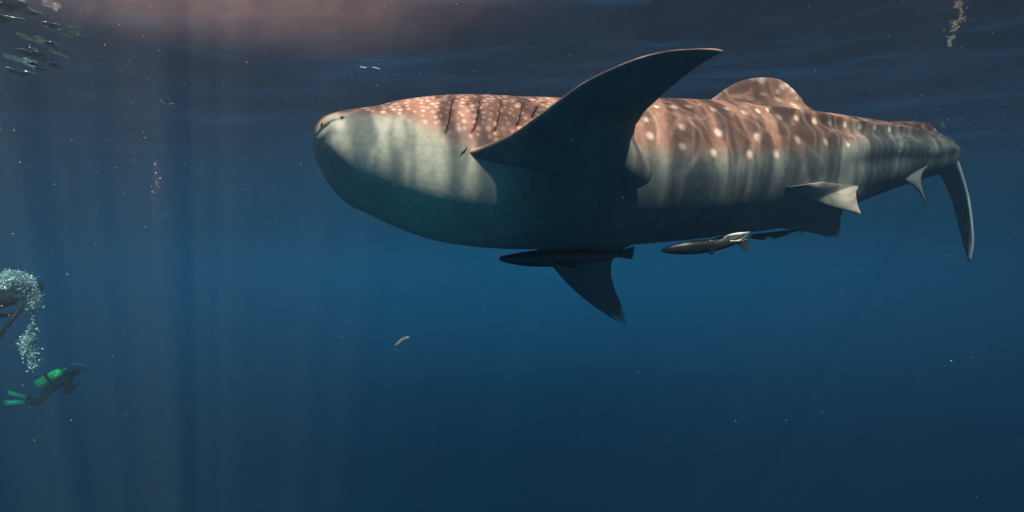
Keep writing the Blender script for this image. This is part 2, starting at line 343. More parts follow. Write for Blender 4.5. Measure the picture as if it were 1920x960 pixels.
# grey flank with belly shade behind the pectorals painted in, the tail stem grey
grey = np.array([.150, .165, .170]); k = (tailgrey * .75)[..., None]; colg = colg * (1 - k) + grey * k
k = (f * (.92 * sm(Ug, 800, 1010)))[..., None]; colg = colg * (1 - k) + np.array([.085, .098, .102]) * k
colg = colg * (1 + .07 * vnoise(q, 21, 2.2, 4).reshape(NS, NT)[..., None])
blot = vnoise(np.stack([sg_ * 1.0, Tg * .5, Tg * 0], -1).reshape(-1, 3), 31, 1.6, 4).reshape(NS, NT)[..., None]
colg = colg * (1 + .15 * blot * (1 - f[..., None]))
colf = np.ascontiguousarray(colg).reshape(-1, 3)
def paint_spot(p, rx, col=SPOT, amt=.85, near=None):
    d = np.linalg.norm(FLAT[near] - p, axis=1) if near is not None else np.linalg.norm(FLAT - p, axis=1)
    idx = np.where(d < rx * 1.5)[0]; w = amt * (1 - sm(d[idx], rx * .35, rx * 1.5))[:, None]
    if near is not None: idx = near[idx]
    colf[idx] = colf[idx] * (1 - w) + col * w
# vertical pale bars between the rows of spots on the back
step = .30
sarc = np.concatenate([[0], np.cumsum(np.linalg.norm(np.diff(C, axis=0), axis=1))])
sg = np.repeat(sarc[:, None], NT, 1)
bar = np.exp(-(((sg + .04 * np.sin(Tg * 5)) % step - step / 2) / .016) ** 2) * (1 - f) * sm(Ug, 1060, 1200) * (1 - tailgrey)
w = (.30 * bar).reshape(-1, 1); colf[:] = colf * (1 - w) + SPOT * w
# spots seen in the photograph on the near flank
for (u, v, s) in [(1219, 255, 1.1), (1278, 237, 1.1), (1347, 248, 1.2), (1421, 257, 1.4), (1495, 262, 1.2), (1548, 266, 1.1), (1590, 272, .7), (1280, 275, 1.1), (1337, 287, 1.05), (1405, 289, 1.2), (1456, 290, 1.1),
                  (1210, 223, 1.0), (1263, 200, 1.1), (1291, 199, 1.0), (1337, 205, 1.1), (1362, 204, .9), (1396, 211, 1.2), (1420, 208, .9), (1460, 220, 1.2), (1493, 222, 1.0), (1527, 226, 1.1), (1556, 230, .9),
                  (1584, 234, .9), (1613, 238, .9), (1640, 240, .8), (1667, 243, .8), (1230, 200, .8), (1310, 196, .7), (1440, 206, .7)]:
    p, n = surf(u, v); paint_spot(p, .026 * s, np.array([.74, .55, .46]), .9)
# head and shoulder: rows of small spots, both sides
cand = []
for i in range(0, NS, 3):
    pass
sp = 0.0
row = 0
while sp < sarc[-1] * .97:
    i = int(np.searchsorted(sarc, sp)); i = min(i, NS - 1); u = U_[i]
    big = sm(np.array(u), 1000, 1180).item()
    dth_m = .050 + .13 * big
    rmean = (HZ[i] + HW[i]) / 2
    if rmean > .05:
        lim = (bd[i, 0] - .05)
        n = int(2 * lim * rmean / dth_m)
        for j in range(n + 1):
            th = -lim + (j + .5 * (row % 2) + rng.uniform(-.22, .22)) * dth_m / rmean
            if abs(th) > lim: continue
            if big > .3 and th > .18: continue               # near flank is placed from the photograph
            jj = int((th + np.pi) / (2 * np.pi) * NT) % NT
            ii = min(NS - 1, max(0, i + int(rng.uniform(-5, 5))))
            lo = max(0, ii - 22) * NT; hi = min(NS, ii + 22) * NT
            paint_spot(BV[ii, jj], (.0135 + .016 * big) * rng.uniform(.75, 1.35), SPOT, rng.uniform(.35, .85), np.arange(lo, hi))
    sp += (.058 + .17 * big) * rng.uniform(.9, 1.1); row += 1

pe, _n = surf(641.5, 220.5); paint_spot(pe, .022, np.array([.10, .07, .06]), .55)
pn, _n = surf(603.5, 233.5); paint_spot(pn, .03, np.array([.42, .22, .08]), .6)
# gill slits: grooves pressed into the skin, each with its dark cleft as a part
GILLS = [[(856, 180), (849, 184), (846, 193), (844.5, 206), (841, 226), (837.5, 240), (833, 252)],
         [(901, 181.5), (898.5, 186), (898, 200), (894.5, 218), (890, 236), (886, 244), (881, 251)],
         [(941, 184.5), (938, 189), (936.5, 202), (934, 220), (930, 238), (926, 244), (920, 248.5)],
         [(979.5, 188), (977.5, 196), (976, 208), (972, 226), (966, 238)],
         [(1008, 198), (1003, 206), (999, 214), (996, 222)]]
clefts = []
for g_ in GILLS:
    pts = np.array([np.concatenate(surf(u, v)) for u, v in cr_spline(g_, 26)])
    for k in range(3): pts[1:-1] = (pts[:-2] + 2 * pts[1:-1] + pts[2:]) / 4
    clefts.append(pts)
newv = FLAT.copy()
for pts in clefts:
    lo = pts[:, :3].min(0) - .12; hi = pts[:, :3].max(0) + .12
    idx = np.where(((FLAT > lo) & (FLAT < hi)).all(1))[0]
    dd = FLAT[idx][:, None] - pts[None, :, :3]
    dist = np.linalg.norm(dd, axis=2); j = dist.argmin(1); dmin = dist.min(1)
    side = (dd[np.arange(len(idx)), j] @ ax)                  # + = behind the slit
    endf = np.minimum(1, np.minimum(j, len(pts) - 1 - j) / 4.)
    # raised flap in front, sunken step behind
    h = np.where(side < 0, .012 * np.exp(-(dmin / .035) ** 2), -.016 * np.exp(-(dmin / .022) ** 2)) * endf
    newv[idx] += FN[idx] * h[:, None]
    w = (.55 * np.exp(-(np.maximum(side, 0) / .010) ** 2) * (dmin < .03) * (side > 0) * endf)[:, None]
    colf[idx] = colf[idx] * (1 - w) + np.array([.03, .022, .02]) * w

ends_v = np.array([C[0], C[-1]])
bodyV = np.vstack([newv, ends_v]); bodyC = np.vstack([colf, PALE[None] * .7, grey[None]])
j = np.arange(NT)
bodyF = [grid_faces(NS, NT, True), np.vstack([np.stack([np.full(NT, NS * NT), (j + 1) % NT, j], 1), np.stack([np.full(NT, NS * NT + 1), (NS - 1) * NT + j, (NS - 1) * NT + (j + 1) % NT], 1)])]

def fin(lead, trail, ns=70, ntk=26, thick=.05, tip=.35, top=BACK, under=PALE, spots=0, seed=0, edge=None, flare=.12, camber=.0, fl=1.6, tipc=None, world=False, wave=0.):
    """a fin: leading and trailing edge from root to tip, as a closed solid with an aerofoil section"""
    conv = (lambda a: np.asarray(a, float)) if world else (lambda a: P(*np.asarray(a, float).T))
    Ld = cr_spline(conv(lead), ns); Tr = cr_spline(conv(trail), ns)
    Tr = Tr + (.006 * (.5 + thick / .05) * vnoise(Tr, seed + 50, 3.0, 4) * np.minimum(1, np.arange(ns)[::-1] / 8))[:, None] * unit(Tr - Ld + 1e-6)
    t = np.linspace(0, 1, ntk); t = .5 - .5 * np.cos(np.pi * t)
    mid = Ld[:, None] * (1 - t)[None, :, None] + Tr[:, None] * t[None, :, None]
    dS = np.gradient(mid, axis=0); dT = np.gradient(mid, axis=1)
    n = unit(np.cross(dS, dT)); n[:, 0] = n[:, 1]; n[:, -1] = n[:, -2]; n[-1] = n[-2]
    n *= np.sign(n[ns // 2, ntk // 2, 2] or 1)               # + side looks up
    s = np.linspace(0, 1, ns)[:, None]
    foil = 2.2 * np.sqrt(t * (1 - t)) * (1 - t) ** .55 + .04 * (1 - t)
    foil[0] = foil[-1] = 0
    th = thick * ((1 - s) + tip * s) * foil[None] * (1 + fl * np.exp(-(s / flare) ** 2))
    if wave: mid = mid + n * (wave * np.sin(9 * s + 3 * t[None]) * s)[..., None]
    if camber: mid = mid + n * (camber * np.sin(np.pi * s) * 4 * t * (1 - t))[..., None]
    A = mid + n * th[..., None]; B = mid - n * th[..., None]
    ring = np.concatenate([A, B[:, ::-1][:, 1:-1]], 1)
    m_ = ring.shape[1]
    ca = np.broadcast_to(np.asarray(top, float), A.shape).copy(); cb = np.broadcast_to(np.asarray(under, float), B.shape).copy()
    rg = np.random.default_rng(seed)
    for _ in range(spots):
        a, b = rg.uniform(.03, .95), rg.uniform(.08, .9); p = mid[int(a * (ns - 1)), int(b * (ntk - 1))]
        d = np.linalg.norm(mid - p, axis=2); rr = rg.uniform(.018, .032); w = (.85 * (1 - sm(d, rr * .5, rr * 1.3)))[..., None]
        ca = ca * (1 - w) + SPOT * w; 
        if np.allclose(top, under): cb = cb * (1 - w) + SPOT * w
    if edge is not None:                                     # pale or warm leading edge
        w = (np.exp(-(t / .03) ** 2))[None, :, None] * np.ones((ns, 1, 1)); ca = ca * (1 - w) + np.asarray(edge) * w
        w2 = (np.exp(-(t / .015) ** 2))[None, :, None] * np.ones((ns, 1, 1)); cb = cb * (1 - w2) + np.asarray(edge) * w2
    if tipc is not None:
        w = (sm(s + .03 * np.sin(9 * t)[None], .86, .99))[..., None]; ca = ca * (1 - w) + np.asarray(tipc) * w; cb = cb * (1 - w) + np.asarray(tipc) * w
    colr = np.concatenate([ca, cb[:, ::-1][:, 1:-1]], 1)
    V = np.vstack([ring.reshape(-1, 3), ring[:1].mean(1), ring[-1:].mean(1)])
    colr = np.vstack([colr.reshape(-1, 3), np.asarray(top)[None], np.asarray(under)[None] * .8])
    F4 = grid_faces(ns, m_, True); j = np.arange(m_)
    F3 = np.vstack([np.stack([np.full(m_, ns * m_), (j + 1) % m_, j], 1), np.stack([np.full(m_, ns * m_ + 1), (ns - 1) * m_ + j, (ns - 1) * m_ + (j + 1) % m_], 1)])
    return V, F4, F3, colr
def join(parts):
    V, F4, F3, Cc, off = [], [], [], [], 0
    for v, f4, f3, c_ in parts:
        V.append(v); F4.append(f4 + off); F3.append(f3 + off); Cc.append(c_); off += len(v)
    return np.vstack(V), [np.vstack(F4), np.vstack(F3)], np.vstack(Cc)

def on_skin(rows):
    """rows (u, v, out): depth of the skin at that spot, less 'out' metres; out given as ('a', d) keeps an absolute depth"""
    r_ = []
    for u, v, o_ in rows:
        if o_ > 2: r_.append((u, v, o_))
        else: p, n = surf(u, v); r_.append((u, v, float((p - CAM) @ VF) - o_))
    return r_
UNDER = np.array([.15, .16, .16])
parts = [(bodyV, bodyF[0], bodyF[1], bodyC)]
# near pectoral, raised towards the camera, seen from below
d0 = float((surf(960, 290)[0] - CAM) @ VF)
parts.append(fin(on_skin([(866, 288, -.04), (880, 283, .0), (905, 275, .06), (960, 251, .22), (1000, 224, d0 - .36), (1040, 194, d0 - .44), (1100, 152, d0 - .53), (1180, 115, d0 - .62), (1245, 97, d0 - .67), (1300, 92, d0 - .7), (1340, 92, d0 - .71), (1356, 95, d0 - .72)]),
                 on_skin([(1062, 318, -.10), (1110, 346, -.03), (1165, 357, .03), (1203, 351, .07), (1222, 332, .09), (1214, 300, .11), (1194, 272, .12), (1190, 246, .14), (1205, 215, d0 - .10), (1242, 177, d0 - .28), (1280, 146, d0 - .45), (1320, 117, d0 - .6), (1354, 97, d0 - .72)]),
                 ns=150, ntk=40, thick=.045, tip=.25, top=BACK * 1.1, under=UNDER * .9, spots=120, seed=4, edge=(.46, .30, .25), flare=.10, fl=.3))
# far pectoral, hanging down beyond the belly
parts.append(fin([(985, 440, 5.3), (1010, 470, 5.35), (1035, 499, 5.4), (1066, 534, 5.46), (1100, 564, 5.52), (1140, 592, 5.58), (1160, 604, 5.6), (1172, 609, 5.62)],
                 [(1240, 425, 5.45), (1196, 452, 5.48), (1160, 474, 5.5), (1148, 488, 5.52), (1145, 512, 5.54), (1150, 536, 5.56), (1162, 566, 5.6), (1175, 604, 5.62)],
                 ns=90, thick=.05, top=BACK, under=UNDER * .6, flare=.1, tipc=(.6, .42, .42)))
# first dorsal
parts.append(fin([(1318, 198, 5.72), (1342, 180, 5.76), (1366, 163, 5.8), (1392, 151, 5.83), (1420, 145.5, 5.86), (1445, 146, 5.88)],
                 [(1560, 226, 5.98), (1536, 211, 5.98), (1514, 199, 5.97), (1500, 181, 5.95), (1482, 162, 5.92), (1464, 150, 5.90)],
                 thick=.05, top=BACK * 1.15, under=BACK * 1.15, spots=20, seed=9, edge=(.35, .26, .22)))
# second dorsal, folded away on the tail stem
parts.append(fin([(1630, 238, 6.10), (1660, 230, 6.14), (1688, 227.5, 6.18), (1715, 228, 6.22), (1740, 231, 6.24)],
                 [(1780, 262, 6.30), (1766, 254, 6.30), (1759, 248, 6.28), (1752, 240, 6.26), (1744, 233, 6.25)],
                 thick=.02, top=BACK * 1.1, under=BACK * 1.1, spots=6, seed=2))
# near pelvic
pz = float((surf(1570, 345)[0] - CAM) @ VF)
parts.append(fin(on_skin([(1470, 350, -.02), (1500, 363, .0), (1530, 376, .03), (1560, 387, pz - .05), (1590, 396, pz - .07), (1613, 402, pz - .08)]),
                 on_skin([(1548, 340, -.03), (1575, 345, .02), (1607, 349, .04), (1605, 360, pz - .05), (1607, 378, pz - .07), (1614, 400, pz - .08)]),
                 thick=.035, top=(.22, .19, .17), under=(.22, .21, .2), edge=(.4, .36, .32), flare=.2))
# far pelvic
parts.append(fin([(1440, 420, 6.0), (1470, 429, 6.02), (1503, 433, 6.05), (1530, 438, 6.08), (1555, 445, 6.1), (1568, 445, 6.1)],
                 [(1590, 372, 6.1), (1588, 384, 6.1), (1580, 396, 6.1), (1576, 412, 6.1), (1575, 428, 6.1), (1574, 440, 6.1)],
                 thick=.03, top=BACK, under=UNDER * .7, flare=.15, tipc=(.6, .42, .42)))
# anal fin
parts.append(fin([(1676, 326, 5.98), (1700, 340, 5.95), (1715, 351, 5.94), (1726, 364, 5.94), (1733, 376, 5.94), (1736, 384, 5.94)],
                 [(1742, 308, 6.05), (1733, 318, 6.0), (1728, 330, 5.96), (1728, 345, 5.95), (1732, 364, 5.94), (1737, 383, 5.94)],
                 thick=.03, top=(.30, .27, .25), under=(.28, .27, .26), flare=.15))
# caudal fin: lower lobe hanging, upper lobe swept away behind the stem
parts.append(fin([(1762, 262, 6.40), (1784, 274, 6.36), (1795, 298, 6.33), (1805, 330, 6.32), (1815, 368, 6.32), (1822, 412, 6.32), (1825, 455, 6.32), (1820, 487, 6.32)],
                 [(1730, 296, 6.42), (1745, 316, 6.46), (1762, 330, 6.52), (1776, 355, 6.6), (1788, 388, 6.58), (1798, 425, 6.52), (1806, 460, 6.42), (1816, 489, 6.33)],
                 ns=90, thick=.05, tip=.5, top=(.20, .21, .22), under=(.20, .21, .22), edge=(.55, .55, .55), flare=.12))
parts.append(fin([(1770, 262, 6.40), (1780, 272, 6.60), (1786, 274, 6.95), (1788, 274, 7.4), (1787, 272, 7.9), (1785, 268, 8.3)],
                 [(1760, 300, 6.50), (1772, 298, 6.75), (1780, 294, 7.1), (1784, 288, 7.5), (1785, 280, 7.95), (1785, 270, 8.3)],
                 ns=60, thick=.04, tip=.4, top=BACK, under=BACK, spots=12, seed=3))
V, Fs, Cc = join(parts)
root_loc = C[NS // 2]
shark = empty('whale_shark', root_loc, 'huge spotted whale shark with raised pectoral fin, near and filling the frame', 'shark')
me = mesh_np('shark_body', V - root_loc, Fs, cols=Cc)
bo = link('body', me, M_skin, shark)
for pts in clefts:
    n = len(pts); s = np.linspace(0, 1, n)
    v, fs = tube(pts[:, :3] + pts[:, 3:] * .001 + ax * .004 - root_loc, .0034 * np.sin(np.pi * np.clip(s, .02, .98)) ** .8, 8)
    link('gill_slit', mesh_np('gill_slit', v, fs), M_dark, shark)
# crease where the leading edge of the fin leaves the body
cp = np.array([np.concatenate(surf(u, v)) for u, v in cr_spline([(877, 275), (870, 284), (861, 293)], 12)])
v, fs = tube(cp[:, :3] - root_loc, .006 * np.sin(np.pi * np.clip(np.linspace(0, 1, 12), .03, .97)), 8)
link('skin_crease', mesh_np('skin_crease', v, fs), M_dark, shark)
def blob(name, u, v, r_, flat, m, parent, base):
    p, n = surf(u, v)
    b = bmesh.new(); bmesh.ops.create_uvsphere(b, u_segments=20, v_segments=12, radius=r_)
    me = bpy.data.meshes.new(name); b.to_mesh(me); b.free()
    for q_ in me.polygons: q_.use_smooth = True
    o = link(name, me, m, parent); o.rotation_euler = Vector(n).to_track_quat('Z', 'Y').to_euler(); o.scale = (1, 1, flat); o.location = p - base
    return o
blob('eye', 641.5, 220.5, .0105, .6, M_eye, shark, root_loc)
blob('nostril', 603.5, 233.5, .012, .35, M_dark, shark, root_loc)

# ------------------------------------------------------------------ simple lofted fish (remoras, the far shark)
def loft(sts, wr, n=90, k=40, top=(.04, .05, .06), belly=(.05, .06, .07), toward=None):
    """sts: (u, vtop, vbottom, d) rows; wr: width to height"""
    a = cr_spline(np.array(sts, float), n); u, vt, vb, d = a.T
    Cn = P(u, (vt + vb) / 2, d); h = np.maximum((vb - vt) / 2 / F * d, .0015); T = unit(np.gradient(Cn, axis=0))
    Uu = unit(VU - T * (T @ VU)[:, None]); Ww = np.cross(T, Uu)
    th = np.linspace(0, 2 * np.pi, k, endpoint=False)
    V = Cn[:, None] + Uu[:, None] * (h[:, None] * np.cos(th))[..., None] + Ww[:, None] * (h[:, None] * wr * np.sin(th))[..., None]
    w = sm(-np.cos(th), -.2, .6)[None, :, None]; cc_ = np.asarray(top) * (1 - w) + np.asarray(belly) * w
    cc_ = np.broadcast_to(cc_, V.shape).reshape(-1, 3)
    V = np.vstack([V.reshape(-1, 3), Cn[:1], Cn[-1:]]); cc_ = np.vstack([cc_, np.asarray(top)[None], np.asarray(top)[None]])
    j = np.arange(k)
    return V, grid_faces(n, k, True), np.vstack([np.stack([np.full(k, n * k), (j + 1) % k, j], 1), np.stack([np.full(k, n * k + 1), (n - 1) * k + j, (n - 1) * k + (j + 1) % k], 1)]), cc_
FD = np.array([.014, .018, .022]); CREAM = np.array([.75, .70, .55])
def fish(name, parts, label, cat, group, extra=()):
    V, Fs, Cc = join(parts); base = V.mean(0)
    e = empty(name, base, label, cat, group)
    link('body', mesh_np('fish_body', V - base, Fs, cols=Cc), M_fish, e)
    for nm, prt in extra:
        V, Fs, Cc = join([prt]); link(nm, mesh_np(nm, V - base, Fs, cols=Cc), M_fish, e)
    return e
# remora hanging under the far pectoral
fish('remora', [loft([(936, 482, 487, 5.0), (943, 479.5, 491, 5.0), (960, 476, 495, 5.0), (985, 471.5, 499, 5.02), (1020, 468, 500.5, 5.05), (1060, 467, 499, 5.1), (1100, 467, 494, 5.15), (1140, 470, 487, 5.2), (1165, 474, 480, 5.22)], .75, top=FD, belly=FD * 1.2),
                fin([(1020, 490, 5.02), (1045, 498, 5.0), (1075, 503, 4.98)], [(1050, 485, 5.04), (1075, 492, 5.02), (1082, 502, 4.98)], ns=20, ntk=10, thick=.006, top=FD, under=FD),
                fin([(1150, 474, 5.2), (1175, 466, 5.25), (1190, 462, 5.25)], [(1150, 481, 5.2), (1172, 484, 5.25), (1186, 486, 5.25)], ns=20, ntk=10, thick=.006, top=FD, under=FD)],
     'dark slender remora under the far pectoral fin, its nose pointing left below the belly', 'fish', 'remoras riding under the belly')
# second remora with a pale torn tail
r2p = [loft([(1239, 469, 471, 4.75), (1247, 464, 474.5, 4.75), (1262, 458, 476.5, 4.75), (1285, 452.5, 477.5, 4.76), (1310, 450.5, 476, 4.78), (1332, 448.5, 472.5, 4.80), (1352, 444.5, 467.5, 4.82), (1372, 443, 461, 4.84), (1392, 442, 453, 4.86), (1408, 441, 446, 4.88)], .8, top=FD, belly=FD * 1.3),
       fin([(1322, 470, 4.75), (1330, 475, 4.75), (1335.5, 479, 4.75)], [(1342, 464, 4.75), (1340, 471, 4.75), (1337, 478, 4.75)], ns=16, ntk=8, thick=.006, top=FD, under=FD),
       fin([(1325, 453, 4.77), (1338, 446, 4.77), (1350, 442, 4.77)], [(1352, 449, 4.79), (1356, 445, 4.79), (1356, 442, 4.78)], ns=16, ntk=8, thick=.006, top=FD, under=FD),
       fin([(1382, 455, 4.85), (1390, 464, 4.85), (1400, 472, 4.85)], [(1402, 446, 4.85), (1404, 458, 4.85), (1403, 471, 4.85)], ns=16, ntk=8, thick=.006, top=FD * 1.6, under=FD * 1.6)]
r2x = [('pale_skin_flap', fin([(1357, 445, 4.72), (1366, 440, 4.70), (1382, 436.5, 4.69), (1406, 434.5, 4.69)], [(1369, 449, 4.72), (1378, 445, 4.70), (1390, 441, 4.69), (1406, 435.5, 4.69)], ns=30, ntk=12, thick=.008, top=CREAM, under=CREAM, flare=.01)),
       ('pale_skin_flap', fin([(1368, 450.5, 4.71), (1380, 450.5, 4.70), (1392, 446.5, 4.69), (1403, 437, 4.69)], [(1376, 453, 4.71), (1382, 453.5, 4.70), (1388, 451.5, 4.69), (1404, 437, 4.69)], ns=24, ntk=8, thick=.006, top=CREAM * .8, under=CREAM * .8, flare=.01))]
fish('remora', r2p, 'larger dark remora with a torn cream white patch near its tail, mid belly', 'fish', 'remoras riding under the belly', r2x)
# a small one tucked in behind
fish('remora', [loft([(1404, 441, 445, 5.45), (1418, 438, 449, 5.45), (1440, 436, 449.5, 5.46), (1465, 433, 444, 5.48), (1490, 431, 435, 5.5), (1500, 430, 433, 5.5)], .8, n=50, k=24, top=FD, belly=FD * 1.2),
                fin([(1432, 446, 5.38), (1437, 450, 5.38), (1444, 451, 5.38)], [(1444, 444, 5.38), (1448, 446, 5.38), (1450, 446, 5.38)], ns=14, ntk=8, thick=.004, top=CREAM * .7, under=CREAM * .7),
                fin([(1490, 430, 5.5), (1498, 432, 5.5), (1503, 439.5, 5.5)], [(1506, 428, 5.5), (1505, 432, 5.5), (1504.5, 439, 5.5)], ns=14, ntk=8, thick=.004, top=FD * 2.5, under=FD * 2.5)],
     'small remora close against the rear belly, with one little pale fin', 'fish', 'remoras riding under the belly')

# ------------------------------------------------------------------ divers
M_suit = pbsdf('wetsuit', (.0025, .005, .008), .7, .3); M_green = pbsdf('green_paint', (.004, .92, .24), .3, .5); M_fing = pbsdf('green_rubber', (.005, .50, .28), .45, .4)
M_strap = pbsdf('black_strap', (.01, .01, .01), .7, .3); M_metal = pbsdf('chrome', (.75, .78, .8), .25, .5, Metallic=.6); M_skinp = pbsdf('human_skin', (.45, .27, .2), .5, .3)
M_hose = pbsdf('pale_hose', (.25, .5, .45), .4, .4); M_yel = pbsdf('yellow_rubber', (.65, .55, .05), .5, .4); M_glass = pbsdf('mask_glass', (.05, .07, .08), .1, .6)
def skin_fig(name, joints, edges, parent, m):
    me = bpy.data.meshes.new(name); me.from_pydata([j[0] for j in joints], edges, [])
    o = link(name, me, m, parent)
    b = bmesh.new(); b.from_mesh(me); b.verts.ensure_lookup_table(); lay = b.verts.layers.skin.verify()
    for i, j in enumerate(joints):
        b.verts[i][lay].radius = (j[1], j[1] if len(j) < 3 else j[2]); b.verts[i][lay].use_root = (i == 0)
    b.to_mesh(me); b.free()
    md = o.modifiers.new('skin', 'SKIN'); md.use_smooth_shade = True
    o.modifiers.new('sub', 'SUBSURF').levels = 2; o.modifiers['sub'].render_levels = 2
    return o
def shape_obj(name, v, fs, m, parent, smooth=True): return link(name, mesh_np(name, v, fs, smooth), m, parent)
def lathe(prof, k=24):
    prof = np.array(prof, float); th = np.linspace(0, 2 * np.pi, k, endpoint=False)
    v = np.stack([prof[:, 0][:, None] * np.cos(th), prof[:, 0][:, None] * np.sin(th), np.repeat(prof[:, 1][:, None], k, 1)], -1).reshape(-1, 3)
    return v, [grid_faces(len(prof), k, True)]
def diver(loc, rot, label, tankm, finm, spec, hose=True):
    """local frame: x = forward (head), z = back up; spec gives limb joints"""
    e = empty('diver', loc, label, 'diver', 'scuba divers on the left'); e.rotation_euler = rot
    J = [((0, 0, 0), .15, .12), ((.22, 0, .02), .15, .11), ((.45, 0, .03), .17, .12), ((.55, 0, .03), .10, .09), ((.62, 0, .04), .062), ((.72, 0, .05), .09, .10), ((.82, 0, .05), .085, .095)]
    E = [(0, 1), (1, 2), (2, 3), (3, 4), (4, 5), (5, 6)]
    hands = []
    for s_, pts in (('l', spec['arm_l']), ('r', spec['arm_r'])):
        prev = 3
        for p_, r_ in zip(pts, (.062, .05, .045, .036, .028)):
            J.append((p_, r_)); E.append((prev, len(J) - 1)); prev = len(J) - 1
        hands.append((np.array(pts[-2]), np.array(pts[-1])))
    feet = []
    for pts in (spec['leg_l'], spec['leg_r']):
        prev = 0
        for p_, r_ in zip(pts, (.095, .085, .06, .062, .04)):
            J.append((p_, r_)); E.append((prev, len(J) - 1)); prev = len(J) - 1
        feet.append((np.array(pts[-2]), np.array(pts[-1])))
    skin_fig('body', J, E, e, M_suit)
    for a, b in hands:
        d = unit(b - a); up = np.array([0, 0, 1.]); sdv = unit(np.cross(d, up)); hj = [(tuple(b), .022, .03), (tuple(b + d * .05), .020, .036), (tuple(b + d * .085), .014, .034)]; he = [(0, 1), (1, 2)]
        for q_, (o_, l_) in enumerate(((-.028, .055), (-.01, .07), (.01, .066), (.028, .05))):
            k0 = len(hj); hj += [(tuple(b + d * .10 + sdv * o_), .008), (tuple(b + d * (.10 + l_ * .6) + sdv * o_ * 1.15 - up * .01), .0075), (tuple(b + d * (.10 + l_) + sdv * o_ * 1.2 - up * .028), .006)]
            he += [(2, k0), (k0, k0 + 1), (k0 + 1, k0 + 2)]
        k0 = len(hj); hj += [(tuple(b + d * .04 + sdv * .04), .010), (tuple(b + d * .075 + sdv * .055 - up * .01), .008)]; he += [(1, k0), (k0, k0 + 1)]
        skin_fig('hand', hj, he, e, M_strap)
    # tank on the back: two painted halves and the black band
    tx, tz = .12, .26
    Mt = Matrix.Translation((tx, 0, tz)) @ Matrix.Rotation(R(90), 4, 'Y')
    def put(nm, prof, m_, par=e, k=24):
        v, fs = lathe([(a_ * 1.3, b_) for a_, b_ in prof], k); v = np.array([Mt @ Vector(a) for a in v]); return shape_obj(nm, v, fs, m_, par)
    tk = put('tank', [(0, -.32), (.07, -.315), (.098, -.29), (.1, -.2), (.1, .2), (.098, .26), (.085, .3), (.05, .335), (.022, .35), (.022, .38), (0, .38)], tankm)
    put('tank_band', [(.095, -.035), (.112, -.035), (.112, .035), (.095, .035)], M_strap, tk)
    put('tank_valve', [(0, .37), (.03, .375), (.036, .41), (.036, .44), (.02, .46), (0, .46)], M_metal, tk)
    if hose: v, fs = tube(cr_spline([(.56, 0, .25), (.66, -.05, .33), (.80, -.10, .30), (.93, -.10, .14), (.94, -.05, .02), (.90, 0, -.02)], 40), .013)
    if hose: shape_obj('hose', v, fs, M_hose, e)
    v, fs = lathe([(0, -.025), (.035, -.025), (.042, 0), (.035, .025), (0, .025)], 16); o = shape_obj('regulator', v + np.array([0, 0, 0]), fs, M_strap, e); o.location = (.91, 0, -.02); o.rotation_euler = (0, R(90), 0)
    # mask with frame and glass, across the face
    b = bmesh.new(); bmesh.ops.create_cube(b, size=1); bmesh.ops.bevel(b, geom=b.edges[:], offset=.2, segments=3, affect='EDGES')
    me = bpy.data.meshes.new('mask'); b.to_mesh(me); b.free(); o = link('mask', me, M_strap, e); o.scale = (.05, .16, .08); o.location = (.895, 0, .055)
    me2 = me.copy(); me2.materials.clear(); o2 = link('mask_glass', me2, M_glass, o); o2.scale = (.4, .86, .8); o2.location = (.38, 0, 0)
    # jacket
    v, fs = lathe([(.0, -.02), (.155, -.01), (.175, .06), (.18, .2), (.185, .32), (.16, .42), (.1, .46)], 28)
    v = v * np.array([1, .80, 1]); v = np.stack([v[:, 2] + .05, v[:, 0] * 1.08, v[:, 1] * .95 + .02], 1); shape_obj('jacket', v, fs, M_strap, e)
    # swim fins: flared, split blades with ribs
    for a, b_ in feet:
        d = unit(b_ - a); nrm = unit(np.cross(d, np.array([0, 1., 0.0]))); w_ = np.cross(nrm, d)
        Vv, F4, F3, offs = [], [], [], 0
        def blade(pl, pr, th):
            nonlocal offs
            pl = [(x * .62, y * .9) for x, y in pl]; pr = [(x * .62, y * .9) for x, y in pr]; n = len(pl); A = np.array([b_ + d * x + w_ * y for x, y in pl]); B = np.array([b_ + d * x + w_ * y for x, y in pr])
            bend = nrm * 0
            ring = np.stack([A + nrm * th, B + nrm * th, B - nrm * th, A - nrm * th], 1); Vv.append(ring.reshape(-1, 3))
            F4.append(grid_faces(n, 4, True) + offs); F4.append(np.array([[0, 1, 2, 3], [(n - 1) * 4 + 3, (n - 1) * 4 + 2, (n - 1) * 4 + 1, (n - 1) * 4]]) + offs); offs += n * 4
        blade([(-.12, -.06), (.08, -.065), (.20, -.085)], [(-.12, .06), (.08, .065), (.20, .085)], .03)
        blade([(.20, -.085), (.34, -.11), (.52, -.125), (.60, -.11)], [(.20, 0), (.34, -.012), (.50, -.035), (.56, -.05)], .009)
        blade([(.20, .0), (.34, .012), (.50, .035), (.56, .05)], [(.20, .085), (.34, .11), (.52, .125), (.60, .11)], .009)
        blade([(.0, -.075), (.3, -.105), (.52, -.13)], [(.0, -.06), (.3, -.09), (.52, -.118)], .022)
        blade([(.0, .06), (.3, .09), (.52, .118)], [(.0, .075), (.3, .105), (.52, .13)], .022)
        shape_obj('swim_fin', np.vstack(Vv), [np.vstack(F4)], finm, e, False)
    return e
